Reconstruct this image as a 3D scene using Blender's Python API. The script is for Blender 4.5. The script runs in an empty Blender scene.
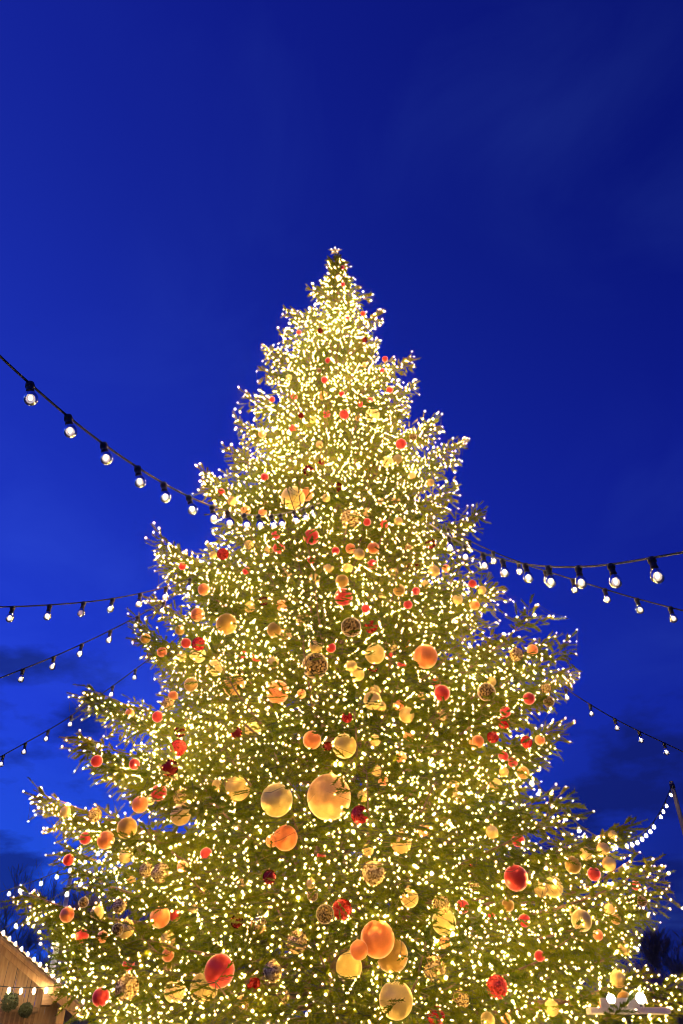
import bpy, math, random
import numpy as np
from mathutils import Vector, Matrix

random.seed(7)
rng = np.random.default_rng(11)
scene = bpy.context.scene
col = scene.collection
PI = math.pi

# ------------------------------------------------------------------ camera
CAM = np.array([0.0, 0.0, 1.6])
PITCH = math.radians(37)
F = 740.0
cd = bpy.data.cameras.new('camera')
cam = bpy.data.objects.new('camera', cd)
col.objects.link(cam)
cam.location = CAM
cam.rotation_euler = (PI / 2 + PITCH, 0, 0)
cd.sensor_fit = 'VERTICAL'
cd.sensor_height = 36
cd.lens = 36 * F / 1024
cd.clip_end = 3000
scene.camera = cam
CP, SP = math.cos(PITCH), math.sin(PITCH)


def ray(px, py):
    """direction with unit component along the optical axis"""
    a = (px - 341.5) / F
    b = (512 - py) / F
    return np.array([a, CP - b * SP, SP + b * CP])


def at_t(px, py, t):
    return CAM + t * ray(px, py)


def at_y(px, py, Y):
    r = ray(px, py)
    return CAM + r * (Y / r[1])


def project(P):
    d = P - CAM
    t = d[..., 1] * CP + d[..., 2] * SP
    v = -d[..., 1] * SP + d[..., 2] * CP
    return 341.5 + F * d[..., 0] / t, 512 - F * v / t, t


# ------------------------------------------------------------------ helpers
def tag(o, label=None, cat=None, group=None, kind=None):
    if label: o['label'] = label
    if cat: o['category'] = cat
    if group: o['group'] = group
    if kind: o['kind'] = kind
    return o


def empty(name, loc):
    o = bpy.data.objects.new(name, None)
    o.empty_display_size = 0.2
    col.objects.link(o)
    o.location = loc
    return o


class MB:
    """collects shapes, links them as one mesh object (coordinates in world space, origin given)"""
    def __init__(self):
        self.v, self.f, self.m, self.n = [], [], [], 0

    def add(self, V, Fc, mi=0):
        V = np.asarray(V, float)
        self.v.append(V)
        self.f += [tuple(int(i) + self.n for i in q) for q in Fc]
        self.m += [mi] * len(Fc)
        self.n += len(V)

    def box(self, c, s, R=None, mi=0):
        c = np.array(c, float); s = np.array(s, float) / 2
        V = np.array([[x, y, z] for x in (-1, 1) for y in (-1, 1) for z in (-1, 1)]) * s
        if R is not None: V = V @ np.array(R).T
        self.add(V + c, [(0, 1, 3, 2), (4, 6, 7, 5), (0, 4, 5, 1), (2, 3, 7, 6), (0, 2, 6, 4), (1, 5, 7, 3)], mi)

    def bar(self, a, b, w, h, mi=0):
        """box beam between two points; h measured near vertical"""
        a = np.array(a, float); b = np.array(b, float)
        d = b - a; L = np.linalg.norm(d); d /= L
        up = np.array([0, 0, 1.0])
        if abs(d[2]) > 0.97: up = np.array([0, 1.0, 0])
        s = np.cross(d, up); s /= np.linalg.norm(s)
        u = np.cross(s, d)
        self.box((a + b) / 2, (L, w, h), np.stack([d, s, u], 1), mi)

    def tube(self, pts, rad, n=6, mi=0, cap=True):
        pts = np.asarray(pts, float); k = len(pts)
        rad = np.broadcast_to(np.asarray(rad, float), (k,))
        T = np.gradient(pts, axis=0)
        T /= np.linalg.norm(T, axis=1)[:, None] + 1e-9
        up = np.array([0, 0, 1.0]) if abs(T[0][2]) < 0.9 else np.array([1.0, 0, 0])
        S = np.cross(T, up); S /= np.linalg.norm(S, axis=1)[:, None] + 1e-9
        U = np.cross(S, T)
        an = np.arange(n) * 2 * PI / n
        V = pts[:, None] + rad[:, None, None] * (np.cos(an)[None, :, None] * S[:, None] + np.sin(an)[None, :, None] * U[:, None])
        fc = [(i * n + j, i * n + (j + 1) % n, (i + 1) * n + (j + 1) % n, (i + 1) * n + j) for i in range(k - 1) for j in range(n)]
        if cap: fc += [tuple(range(n))[::-1], tuple((k - 1) * n + j for j in range(n))]
        self.add(V.reshape(-1, 3), fc, mi)

    def lathe(self, prof, c=(0, 0, 0), n=12, mi=0, R=None):
        """prof: (r,z) list"""
        prof = np.array(prof, float)
        an = np.arange(n) * 2 * PI / n
        V = np.stack([prof[:, 0][:, None] * np.cos(an), prof[:, 0][:, None] * np.sin(an), np.repeat(prof[:, 1][:, None], n, 1)], 2).reshape(-1, 3)
        if R is not None: V = V @ np.array(R).T
        k = len(prof)
        fc = [(i * n + j, i * n + (j + 1) % n, (i + 1) * n + (j + 1) % n, (i + 1) * n + j) for i in range(k - 1) for j in range(n)]
        self.add(V + np.array(c, float), fc, mi)

    def build(self, name, mats, parent=None, smooth=False, origin=None):
        V = np.concatenate(self.v) if self.v else np.zeros((0, 3))
        if origin is None:
            origin = np.array(parent.matrix_world.translation) if False else (np.array(parent['_o']) if parent and '_o' in parent else np.zeros(3))
        V = V - np.array(origin)
        me = bpy.data.meshes.new(name)
        me.from_pydata(V.tolist(), [], self.f)
        if not isinstance(mats, (list, tuple)): mats = [mats]
        for m in mats: me.materials.append(m)
        me.polygons.foreach_set('material_index', self.m)
        if smooth: me.polygons.foreach_set('use_smooth', [True] * len(self.f))
        me.update()
        o = bpy.data.objects.new(name, me)
        col.objects.link(o)
        if parent is not None:
            o.parent = parent
            o.location = (0, 0, 0) if '_o' in parent else origin
        else:
            o.location = origin
        return o


def root(name, loc, *a, **k):
    o = empty(name, loc)
    o['_o'] = [float(x) for x in loc]
    return tag(o, *a, **k)


def raw_mesh(name, V, T, mats, parent=None, midx=None, smooth=False, quads=False):
    me = bpy.data.meshes.new(name)
    k = T.shape[1]
    me.vertices.add(len(V)); me.vertices.foreach_set('co', np.ascontiguousarray(V, np.float32).ravel())
    me.loops.add(T.size); me.loops.foreach_set('vertex_index', np.ascontiguousarray(T, np.int32).ravel())
    me.polygons.add(len(T))
    me.polygons.foreach_set('loop_start', np.arange(0, T.size, k, dtype=np.int32))
    try: me.polygons.foreach_set('loop_total', np.full(len(T), k, np.int32))
    except Exception: pass
    for m in mats: me.materials.append(m)
    if midx is not None: me.polygons.foreach_set('material_index', midx.astype(np.int32))
    if smooth: me.polygons.foreach_set('use_smooth', np.ones(len(T), bool))
    me.update(calc_edges=True)
    o = bpy.data.objects.new(name, me)
    col.objects.link(o)
    if parent: o.parent = parent
    return o


# ------------------------------------------------------------------ materials
def mat(name):
    m = bpy.data.materials.new(name); m.use_nodes = True
    nt = m.node_tree
    return m, nt, nt.nodes['Principled BSDF']


def noise_mat(name, c1, c2, scale=8, rough=0.7, metal=0.0, bump=0.0, detail=5, stretch=None, coord='Object'):
    m, nt, b = mat(name)
    tc = nt.nodes.new('ShaderNodeTexCoord')
    mp = nt.nodes.new('ShaderNodeMapping')
    if stretch: mp.inputs['Scale'].default_value = stretch
    nt.links.new(tc.outputs[coord], mp.inputs['Vector'])
    no = nt.nodes.new('ShaderNodeTexNoise')
    no.inputs['Scale'].default_value = scale; no.inputs['Detail'].default_value = detail
    nt.links.new(mp.outputs[0], no.inputs['Vector'])
    cr = nt.nodes.new('ShaderNodeValToRGB')
    cr.color_ramp.elements[0].position = 0.3; cr.color_ramp.elements[1].position = 0.7
    cr.color_ramp.elements[0].color = (*c1, 1); cr.color_ramp.elements[1].color = (*c2, 1)
    nt.links.new(no.outputs['Fac'], cr.inputs[0])
    nt.links.new(cr.outputs[0], b.inputs['Base Color'])
    b.inputs['Roughness'].default_value = rough; b.inputs['Metallic'].default_value = metal
    if bump:
        bp = nt.nodes.new('ShaderNodeBump'); bp.inputs['Strength'].default_value = bump
        nt.links.new(no.outputs['Fac'], bp.inputs['Height']); nt.links.new(bp.outputs[0], b.inputs['Normal'])
    return m


def emit_mat(name, c, s):
    m = bpy.data.materials.new(name); m.use_nodes = True
    nt = m.node_tree; nt.nodes.clear()
    e = nt.nodes.new('ShaderNodeEmission'); e.inputs[0].default_value = (*c, 1); e.inputs[1].default_value = s
    o = nt.nodes.new('ShaderNodeOutputMaterial'); nt.links.new(e.outputs[0], o.inputs[0])
    return m


FAIRY_STRENGTH = 590.0
M = {}
# needles: diffuse green with a little translucency
m, nt, b = mat('fir_needles')
tc = nt.nodes.new('ShaderNodeTexCoord')
no = nt.nodes.new('ShaderNodeTexNoise'); no.inputs['Scale'].default_value = 1.7; no.inputs['Detail'].default_value = 6; no.inputs['Roughness'].default_value = 0.7
nt.links.new(tc.outputs['Object'], no.inputs['Vector'])
cr = nt.nodes.new('ShaderNodeValToRGB')
cr.color_ramp.elements[0].position = 0.35; cr.color_ramp.elements[0].color = (0.050, 0.080, 0.002, 1)
cr.color_ramp.elements[1].position = 0.68; cr.color_ramp.elements[1].color = (0.150, 0.168, 0.004, 1)
nt.links.new(no.outputs['Fac'], cr.inputs[0])
nt.links.new(cr.outputs[0], b.inputs['Base Color'])
b.inputs['Roughness'].default_value = 0.5
b.inputs['Specular IOR Level'].default_value = 0.06
tr = nt.nodes.new('ShaderNodeBsdfTranslucent'); nt.links.new(cr.outputs[0], tr.inputs[0])
mx = nt.nodes.new('ShaderNodeMixShader'); mx.inputs[0].default_value = 0.25
nt.links.new(b.outputs[0], mx.inputs[1]); nt.links.new(tr.outputs[0], mx.inputs[2])
nt.links.new(mx.outputs[0], nt.nodes['Material Output'].inputs[0])
M['needles'] = m
M['bark'] = noise_mat('bark', (0.07, 0.045, 0.025), (0.16, 0.10, 0.055), 14, 0.9, bump=0.6, stretch=(1, 1, 0.2))
M['twig'] = noise_mat('green_twig_bark', (0.10, 0.085, 0.02), (0.17, 0.13, 0.035), 9, 0.9)
M['dark_bark'] = noise_mat('dark_bark', (0.05, 0.045, 0.04), (0.09, 0.08, 0.07), 12, 0.9)
M['wire'] = noise_mat('green_wire', (0.01, 0.02, 0.008), (0.02, 0.035, 0.014), 20, 0.6)
M['cable'] = noise_mat('black_rubber', (0.012, 0.012, 0.013), (0.022, 0.022, 0.024), 30, 0.5)
M['fairy'] = emit_mat('fairy_glow', (1.0, 0.60, 0.17), FAIRY_STRENGTH)
M['filament'] = emit_mat('filament_glow', (1.0, 0.84, 0.58), 19.0)
M['warm'] = emit_mat('warm_bulb_glow', (1.0, 0.74, 0.42), 110.0)
M['far_bulb'] = emit_mat('far_bulb_glow', (1.0, 0.84, 0.56), 14.0)
M['white_led'] = emit_mat('white_led_glow', (1.0, 0.92, 0.80), 110.0)
# clear glass
g = bpy.data.materials.new('bulb_glass'); g.use_nodes = True
nt = g.node_tree; nt.nodes.clear()
lw = nt.nodes.new('ShaderNodeLayerWeight'); lw.inputs[0].default_value = 0.35
t_ = nt.nodes.new('ShaderNodeBsdfTransparent'); t_.inputs[0].default_value = (0.93, 0.94, 0.95, 1)
gl = nt.nodes.new('ShaderNodeBsdfGlossy'); gl.inputs[0].default_value = (0.9, 0.9, 0.9, 1); gl.inputs['Roughness'].default_value = 0.08
df = nt.nodes.new('ShaderNodeBsdfTranslucent'); df.inputs[0].default_value = (0.9, 0.88, 0.84, 1)
a1 = nt.nodes.new('ShaderNodeMixShader'); a1.inputs[0].default_value = 0.42
nt.links.new(t_.outputs[0], a1.inputs[1]); nt.links.new(df.outputs[0], a1.inputs[2])
a2 = nt.nodes.new('ShaderNodeMixShader')
nt.links.new(lw.outputs['Fresnel'], a2.inputs[0]); nt.links.new(a1.outputs[0], a2.inputs[1]); nt.links.new(gl.outputs[0], a2.inputs[2])
oo = nt.nodes.new('ShaderNodeOutputMaterial'); nt.links.new(a2.outputs[0], oo.inputs[0])
M['glass'] = g


def bauble_mat(name, c, rough, metal, facet=0.0, fscale=22, var=0.1, dark=None):
    m, nt, b = mat(name)
    tc = nt.nodes.new('ShaderNodeTexCoord')
    if facet:
        vo = nt.nodes.new('ShaderNodeTexVoronoi'); vo.inputs['Scale'].default_value = fscale
        nt.links.new(tc.outputs['Object'], vo.inputs['Vector'])
        cr = nt.nodes.new('ShaderNodeValToRGB')
        cr.color_ramp.elements[0].position = 0.15; cr.color_ramp.elements[1].position = 0.85
        d = dark or tuple(x * 0.35 for x in c)
        cr.color_ramp.elements[0].color = (*d, 1); cr.color_ramp.elements[1].color = (*c, 1)
        nt.links.new(vo.outputs['Color'], cr.inputs[0]); nt.links.new(cr.outputs[0], b.inputs['Base Color'])
        bp = nt.nodes.new('ShaderNodeBump'); bp.inputs['Strength'].default_value = facet; bp.inputs['Distance'].default_value = 0.02
        nt.links.new(vo.outputs['Color'], bp.inputs['Height']); nt.links.new(bp.outputs[0], b.inputs['Normal'])
    else:
        no = nt.nodes.new('ShaderNodeTexNoise'); no.inputs['Scale'].default_value = 9; no.inputs['Detail'].default_value = 4
        nt.links.new(tc.outputs['Object'], no.inputs['Vector'])
        cr = nt.nodes.new('ShaderNodeValToRGB')
        cr.color_ramp.elements[0].color = (*[x * (1 - var) for x in c], 1); cr.color_ramp.elements[1].color = (*[min(1, x * (1 + var)) for x in c], 1)
        nt.links.new(no.outputs['Fac'], cr.inputs[0]); nt.links.new(cr.outputs[0], b.inputs['Base Color'])
    b.inputs['Roughness'].default_value = rough; b.inputs['Metallic'].default_value = metal
    return m


BT = {  # code: (material, adjective)
    'R': (bauble_mat('red_lacquer', (0.55, 0.035, 0.03), 0.28, 0.35), 'red'),
    'D': (bauble_mat('wine_lacquer', (0.20, 0.015, 0.015), 0.16, 0.6), 'wine red'),
    'T': (bauble_mat('red_sequins', (0.75, 0.05, 0.04), 0.22, 0.4, 1.0, 7), 'red sequinned'),
    'C': (bauble_mat('copper_lacquer', (0.84, 0.26, 0.08), 0.28, 0.45), 'copper'),
    'O': (bauble_mat('peach_matt', (0.82, 0.24, 0.07), 0.36, 0.4), 'matt peach'),
    'G': (bauble_mat('gold_matt', (0.74, 0.54, 0.17), 0.34, 0.35), 'matt gold'),
    'g': (bauble_mat('gold_polished', (0.84, 0.62, 0.22), 0.18, 0.6), 'shiny gold'),
    'B': (bauble_mat('bronze', (0.36, 0.21, 0.04), 0.34, 0.5), 'dark bronze'),
    'S': (bauble_mat('gold_mosaic', (0.98, 0.76, 0.32), 0.18, 0.6, 1.0, 7, dark=(0.22, 0.13, 0.03)), 'gold mosaic'),
    'P': (bauble_mat('peach_gold', (0.78, 0.43, 0.15), 0.34, 0.35), 'peach gold'),
    'K': (bauble_mat('black_glitter', (0.30, 0.20, 0.07), 0.3, 0.7, 1.0, 8, dark=(0.012, 0.008, 0.005)), 'black glittery'),
    'V': (bauble_mat('silver_polished', (0.55, 0.55, 0.55), 0.15, 0.9), 'silver'),
}
M['cap'] = noise_mat('brass_cap', (0.45, 0.32, 0.12), (0.65, 0.48, 0.2), 20, 0.3, 0.9)
M['stargold'] = noise_mat('star_gold', (0.75, 0.5, 0.16), (0.9, 0.66, 0.25), 20, 0.35, 0.7)

# ------------------------------------------------------------------ sky
w = bpy.data.worlds.new('World'); scene.world = w; w.use_nodes = True
nt = w.node_tree; N = nt.nodes; Lk = nt.links
bg = N['Background']
sky = N.new('ShaderNodeTexSky'); sky.sky_type = 'NISHITA'; sky.sun_disc = False
sky.sun_elevation = math.radians(-4); sky.sun_rotation = math.radians(-75)
sky.ozone_density = 4; sky.air_density = 1.4
tc = N.new('ShaderNodeTexCoord')
sep = N.new('ShaderNodeSeparateXYZ'); Lk.new(tc.outputs['Generated'], sep.inputs[0])


def math_node(op, a, b=None, c=None, clamp=False):
    n = N.new('ShaderNodeMath'); n.operation = op; n.use_clamp = clamp
    for i, x in enumerate((a, b, c)):
        if x is None: continue
        if isinstance(x, (int, float)): n.inputs[i].default_value = x
        else: Lk.new(x, n.inputs[i])
    return n.outputs[0]


def ramp(fac, stops):
    n = N.new('ShaderNodeValToRGB'); e = n.color_ramp.elements
    e[0].position, e[0].color = stops[0][0], (*stops[0][1], 1)
    e[1].position, e[1].color = stops[-1][0], (*stops[-1][1], 1)
    for p, c in stops[1:-1]:
        q = e.new(p); q.color = (*c, 1)
    Lk.new(fac, n.inputs[0]); return n.outputs[0]


def lin(r, g, b):
    f = lambda x: (x / 255 / 12.92) if x < 10.3 else ((x / 255 + 0.055) / 1.055) ** 2.4
    return (f(r), f(g), f(b))


# the blue of dusk: brighter to the west (left), deep overhead
west = ramp(sep.outputs[2], [(0.0, lin(34, 84, 210)), (0.14, lin(34, 84, 226)), (0.35, lin(31, 62, 214)), (0.60, lin(27, 50, 186)), (0.83, lin(22, 40, 160)), (0.95, lin(18, 32, 150))])
east = ramp(sep.outputs[2], [(0.0, lin(20, 34, 96)), (0.10, lin(18, 34, 120)), (0.35, lin(19, 38, 156)), (0.60, lin(14, 28, 140)), (0.83, lin(8, 20, 114)), (0.95, lin(7, 17, 104))])
mixf = math_node('MULTIPLY_ADD', sep.outputs[0], 1.25, 0.50, clamp=True)
mixc = N.new('ShaderNodeMix'); mixc.data_type = 'RGBA'
Lk.new(mixf, mixc.inputs[0]); Lk.new(west, mixc.inputs[6]); Lk.new(east, mixc.inputs[7])
# clouds on a plane far above: direction divided by height
zc = math_node('MAXIMUM', sep.outputs[2], 0.03)
zc = math_node('ADD', zc, 0.20)
cx = math_node('DIVIDE', sep.outputs[0], zc); cy = math_node('DIVIDE', sep.outputs[1], zc)
cmb = N.new('ShaderNodeCombineXYZ'); Lk.new(cx, cmb.inputs[0]); Lk.new(cy, cmb.inputs[1]); cmb.inputs[2].default_value = 3.3
nz = N.new('ShaderNodeTexNoise'); nz.inputs['Scale'].default_value = 2.6; nz.inputs['Detail'].default_value = 9; nz.inputs['Roughness'].default_value = 0.56
Lk.new(cmb.outputs[0], nz.inputs['Vector'])
low = math_node('SUBTRACT', 1.0, math_node('MULTIPLY', sep.outputs[2], 2.1), clamp=True)      # clouds gather near the horizon
dens = math_node('ADD', math_node('MULTIPLY_ADD', low, 0.38, nz.outputs['Fac']), -0.115)
cov = ramp(dens, [(0.545, (0, 0, 0)), (0.655, (1, 1, 1))])
cfac = math_node('MULTIPLY', cov, 0.80)
ccol = N.new('ShaderNodeMix'); ccol.data_type = 'RGBA'
Lk.new(mixf, ccol.inputs[0]); ccol.inputs[6].default_value = (*lin(15, 32, 112), 1); ccol.inputs[7].default_value = (*lin(16, 28, 104), 1)
mc = N.new('ShaderNodeMix'); mc.data_type = 'RGBA'
Lk.new(cfac, mc.inputs[0]); Lk.new(mixc.outputs[2], mc.inputs[6]); Lk.new(ccol.outputs[2], mc.inputs[7])
# thin high wisps, a little lighter
nz2 = N.new('ShaderNodeTexNoise'); nz2.inputs['Scale'].default_value = 3.1; nz2.inputs['Detail'].default_value = 7; nz2.inputs['Roughness'].default_value = 0.55; nz2.inputs['Distortion'].default_value = 0.6
Lk.new(cmb.outputs[0], nz2.inputs['Vector'])
big = N.new('ShaderNodeTexNoise'); big.inputs['Scale'].default_value = 0.9; big.inputs['Detail'].default_value = 2
Lk.new(cmb.outputs[0], big.inputs['Vector'])
wv = math_node('MULTIPLY', ramp(nz2.outputs['Fac'], [(0.45, (0, 0, 0)), (0.75, (1, 1, 1))]), ramp(big.outputs['Fac'], [(0.45, (0, 0, 0)), (0.62, (1, 1, 1))]))
ws = N.new('ShaderNodeMix'); ws.data_type = 'RGBA'; ws.blend_type = 'ADD'
Lk.new(math_node('MULTIPLY', wv, 0.30), ws.inputs[0]); Lk.new(mc.outputs[2], ws.inputs[6]); ws.inputs[7].default_value = (0.035, 0.08, 0.28, 1)
# physical sky adds its faint twilight
addn = N.new('ShaderNodeMix'); addn.data_type = 'RGBA'; addn.blend_type = 'ADD'
addn.inputs[0].default_value = 0.05
Lk.new(ws.outputs[2], addn.inputs[6]); Lk.new(sky.outputs[0], addn.inputs[7])
Lk.new(addn.outputs[2], bg.inputs[0]); bg.inputs[1].default_value = 1.0

sl = bpy.data.lights.new('sun', 'SUN'); sl.energy = 0.03; sl.angle = math.radians(20); sl.color = (0.7, 0.8, 1.0)
so = bpy.data.objects.new('sun', sl); col.objects.link(so); so.rotation_euler = (math.radians(80), 0, math.radians(-75))

# ------------------------------------------------------------------ ground
gm = noise_mat('cobbles', (0.10, 0.095, 0.085), (0.19, 0.18, 0.165), 3, 0.75, bump=0.2)
b_ = MB(); b_.add([[-400, -200, 0], [400, -200, 0], [400, 700, 0], [-400, 700, 0]], [(0, 1, 2, 3)])
o = b_.build('ground', gm); tag(o, kind='structure')
hm = noise_mat('far_hill', (0.015, 0.02, 0.014), (0.03, 0.035, 0.025), 0.05, 1.0)
b_ = MB(); nx = 90
V = []
for i in range(nx):
    x = -380 + i * 760 / (nx - 1)
    h = 11 + 5 * math.sin(x * 0.013 + 1) + 3 * math.sin(x * 0.045) + random.uniform(-0.6, 0.6)
    V += [[x, 420, -1], [x, 450, h], [x, 560, h * 1.1], [x, 600, -1]]
fc = []
for i in range(nx - 1):
    for k in range(3): fc.append((i * 4 + k, (i + 1) * 4 + k, (i + 1) * 4 + k + 1, i * 4 + k + 1))
b_.add(V, fc); o = b_.build('hills', hm, smooth=True); tag(o, kind='structure')

# ------------------------------------------------------------------ the big fir
TX, TY = -0.10, 10.0
AX = np.array([TX, TY])
# filled body of the tree in the photograph: row, left edge, right edge
body = [(262, 330, 341), (300, 311, 364), (340, 290, 379), (380, 274, 391), (420, 256, 406), (460, 243, 424), (500, 230, 437),
        (525, 226, 447), (550, 188, 457), (590, 186, 474), (630, 162, 490), (660, 176, 512), (700, 146, 545), (740, 122, 548),
        (780, 138, 514), (810, 112, 524), (850, 96, 604), (900, 84, 618), (950, 86, 622), (1000, 98, 652), (1060, 112, 650), (1110, 120, 620)]


def profile(side):
    zs, rs = [], []
    for y, l, r in body:
        p = at_y(l if side < 0 else r, y, TY)
        zs.append(p[2]); rs.append(abs(p[0] - TX))
    zs = np.array(zs)[::-1]; rs = np.array(rs)[::-1]
    return zs, rs


ZL, RL = profile(-1); ZR, RR = profile(1)
ZTOP = at_y(335, 255, TY)[2]


def env(z, az):
    """envelope radius; az = 0 points to +X (right), pi to the left, -pi/2 to the camera"""
    l = np.interp(z, ZL, RL); r = np.interp(z, ZR, RR)
    k = (np.cos(az) + 1) / 2
    base = l * (1 - k) + r * k
    side = abs(math.cos(az))
    avg = 0.30 * (ZTOP - z) if z > 2 else 4.2          # smooth cone for the faces that are not silhouettes
    avg = min(avg, 4.15)
    return (base * side + (0.6 * base + 0.4 * avg) * (1 - side)) * 0.92


spines = []        # (tip height, radius, azimuth, hero)
z = 1.15
row = 0
while z < ZTOP - 0.42:
    r0 = env(z, -PI / 2)
    frac = (ZTOP - z) / (ZTOP - 1)
    n = max(5, int(2 * PI * r0 / (0.50 + 0.52 * frac)))
    off = random.uniform(0, 2 * PI)
    for i in range(n):
        az = off + (i + random.uniform(-0.3, 0.3)) * 2 * PI / n
        zz = z + random.uniform(-0.16, 0.16) * (0.5 + frac)
        R = env(zz, az) * random.choice([0.76, 0.88, 0.96, 1.0, 1.04]) * (1 + 0.12 * math.sin(3 * az + 2.3 * zz) * math.sin(1.9 * zz + az)) * (1 + 0.11 * math.sin(4.6 * zz + 2 * az + 1)) * float(np.interp(zz, [5, 9], [1.0, 0.93]))
        R -= 0.11 * min(1, max(0, (zz - 10) / 4))
        spines.append((zz, max(0.09, R), az, 0))
    z += 0.22 + 0.33 * frac
    row += 1
hero_l = [(328, 262), (308, 290), (285, 311), (281, 336), (266, 352), (261, 371), (247, 400), (239, 425), (228, 452), (205, 476), (207, 486), (214, 496),
          (157, 540), (159, 552), (162, 565), (175, 585), (150, 600), (134, 624), (138, 636), (150, 655), (86, 691), (84, 700), (75, 738), (80, 745), (92, 762), (118, 775),
          (36, 796), (50, 800), (66, 815), (62, 850), (70, 868), (18, 893), (30, 899), (60, 920), (56, 938), (62, 962), (56, 974), (88, 1010)]
hero_r = [(347, 265), (360, 290), (371, 297), (381, 316), (378, 345), (412, 362), (414, 389), (407, 415), (437, 424), (428, 431), (461, 447), (438, 470), (455, 490),
          (483, 514), (470, 530), (500, 588), (488, 600), (549, 645), (540, 652), (568, 674), (556, 690), (562, 728), (552, 742), (538, 760), (526, 786), (524, 806),
          (634, 824), (620, 830), (640, 860), (610, 852), (664, 884), (642, 893), (640, 905), (628, 930), (624, 955), (650, 975), (676, 985), (682, 1000), (668, 1015)]
for s, hl in ((-1, hero_l), (1, hero_r)):
    for (px, py) in hl:
        dy = random.uniform(-0.10, 0.10) * abs(px - 335) / 74
        p = at_y(px, py, TY + dy)
        d = np.array([p[0] - TX, p[1] - TY]); d *= max(0.5, 1 - (0.07 + 0.05 * (py > 500)) / np.hypot(*d))
        spines.append((p[2], float(np.hypot(*d)), math.atan2(d[1], d[0]), 1))

tw_pos, tw_dir, tw_len, tw_bid, tw_s = [], [], [], [], []
wood = MB()
bl_v, bl_f, bl_n = [], [], 0
for bi, (zt, R, az, hero) in enumerate(spines):
    frac = min(1.0, max(0.0, (ZTOP - zt) / (ZTOP - 1)))
    th = math.radians(34) * (1 - frac) ** 0.8 + math.radians(-3) * frac
    za = max(0.8, zt - R * math.tan(th))
    za = min(za, ZTOP - 0.25)
    sag = (0.075 if frac > 0.3 else 0.03) * R * random.uniform(0.5, 1.3)
    o2 = np.array([math.cos(az), math.sin(az)])
    sd = np.array([-o2[1], o2[0]])
    curl = random.uniform(-0.05, 0.05) * R
    def P(s):
        s = np.asarray(s, float)
        xy = AX + np.outer(s * R, o2) + np.outer(curl * np.sin(s * PI), sd)
        zz = za * (1 - s) + zt * s - sag * 4 * s * (1 - s) * (0.5 + s)
        return np.column_stack([xy, zz])
    ss = np.linspace(0.02, 1, 8)
    wood.tube(P(ss), np.linspace(0.012 + 0.010 * R, 0.004, 8), 5, cap=False)
    away = o2[1] > 0.35
    step = (0.085 + 0.045 * frac) * (1.7 if away and not hero else (0.75 if hero else 1.0))
    s0 = 0.22 if R < 1.5 else 0.28
    nb = max(4, int(R * (1 - s0) / step))
    sarr = s0 + (1 - s0) * (np.arange(nb) + rng.uniform(0, 1, nb)) / nb
    # three rows of branchlets: two flat to the sides, one hanging
    for side in (-1, 1, 0):
        if side == 0: sel = rng.uniform(size=nb) < 0.5
        else: sel = np.ones(nb, bool)
        s_ = sarr[sel]; k = len(s_)
        if k == 0: continue
        p0 = P(s_)
        T = P(np.minimum(s_ + 0.01, 1.01)) - p0; T /= np.linalg.norm(T, axis=1)[:, None]
        ang = rng.uniform(0.55, 0.95, k)
        lateral = np.array([sd[0], sd[1], 0.0]) * (side if side else 0)
        if side == 0:
            d = T * 0.55 + np.array([0, 0, -1.0]) * rng.uniform(0.3, 0.9, k)[:, None] + rng.normal(0, 0.25, (k, 3))
        else:
            d = T * np.cos(ang)[:, None] + lateral * np.sin(ang)[:, None] + np.array([0, 0, 1.0]) * rng.uniform(-0.60, 0.05, k)[:, None] + rng.normal(0, 0.06, (k, 3))
        d /= np.linalg.norm(d, axis=1)[:, None]
        lm = min(R, 2.3)
        ln = (0.10 + (0.36 if side else 0.2) * (1 - s_) ** 0.75) * lm * rng.uniform(0.65, 1.2, k) + 0.05
        ln = np.clip(ln, 0.07, 0.75)
        if hero: ln *= 0.85
        # stems of the branchlets (flat thin prisms)
        p1 = p0 + d * ln[:, None] + np.array([0, 0, -1.0]) * (ln ** 2 * 0.12)[:, None]
        e = np.cross(d, [0.1, 0.2, 1.0]); e /= np.linalg.norm(e, axis=1)[:, None]; f = np.cross(d, e)
        q = np.stack([p0 + e * 0.005, p0 - e * 0.004 + f * 0.004, p0 - f * 0.005, p1], 1).reshape(-1, 3)
        bl_v.append(q)
        ii = np.arange(k)[:, None] * 4 + bl_n
        bl_f.append(np.concatenate([ii + [0, 1, 3], ii + [1, 2, 3], ii + [2, 0, 3]])); bl_n += 4 * k
        # twigs on them
        tstep = 0.066 * (1.5 if away and not hero else 1.0)
        cnt = np.maximum(2, (ln / tstep).astype(int))
        idx = np.repeat(np.arange(k), cnt)
        loc = np.concatenate([(np.arange(c) + 0.6) / c for c in cnt])
        sg = np.concatenate([np.where(np.arange(c) % 2 == 0, 1.0, -1.0) for c in cnt])
        last = np.concatenate([np.arange(c) == c - 1 for c in cnt])
        base = p0[idx] + (p1 - p0)[idx] * loc[:, None]
        dd = d[idx]
        la = np.cross(dd, [0, 0, 1.0]); la /= np.linalg.norm(la, axis=1)[:, None] + 1e-6
        ta = rng.uniform(0.5, 0.95, len(idx)) * sg * np.where(last, 0.1, 1)
        td = dd * np.cos(ta)[:, None] + la * np.sin(ta)[:, None] + np.array([0, 0, 1.0]) * rng.normal(-0.08, 0.16, len(idx))[:, None]
        td /= np.linalg.norm(td, axis=1)[:, None]
        tl = rng.uniform(0.09, 0.22, len(idx)) * (0.62 + 0.5 * frac)
        tw_pos.append(base); tw_dir.append(td); tw_len.append(tl)
        tw_bid.append(np.full(len(idx), bi)); tw_s.append(s_[idx])
    # leading twig of the branch
    t_ = P([0.97, 1.0]); dl = t_[1] - t_[0]; dl = dl / np.linalg.norm(dl) + [0, 0, 0.12]
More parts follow.
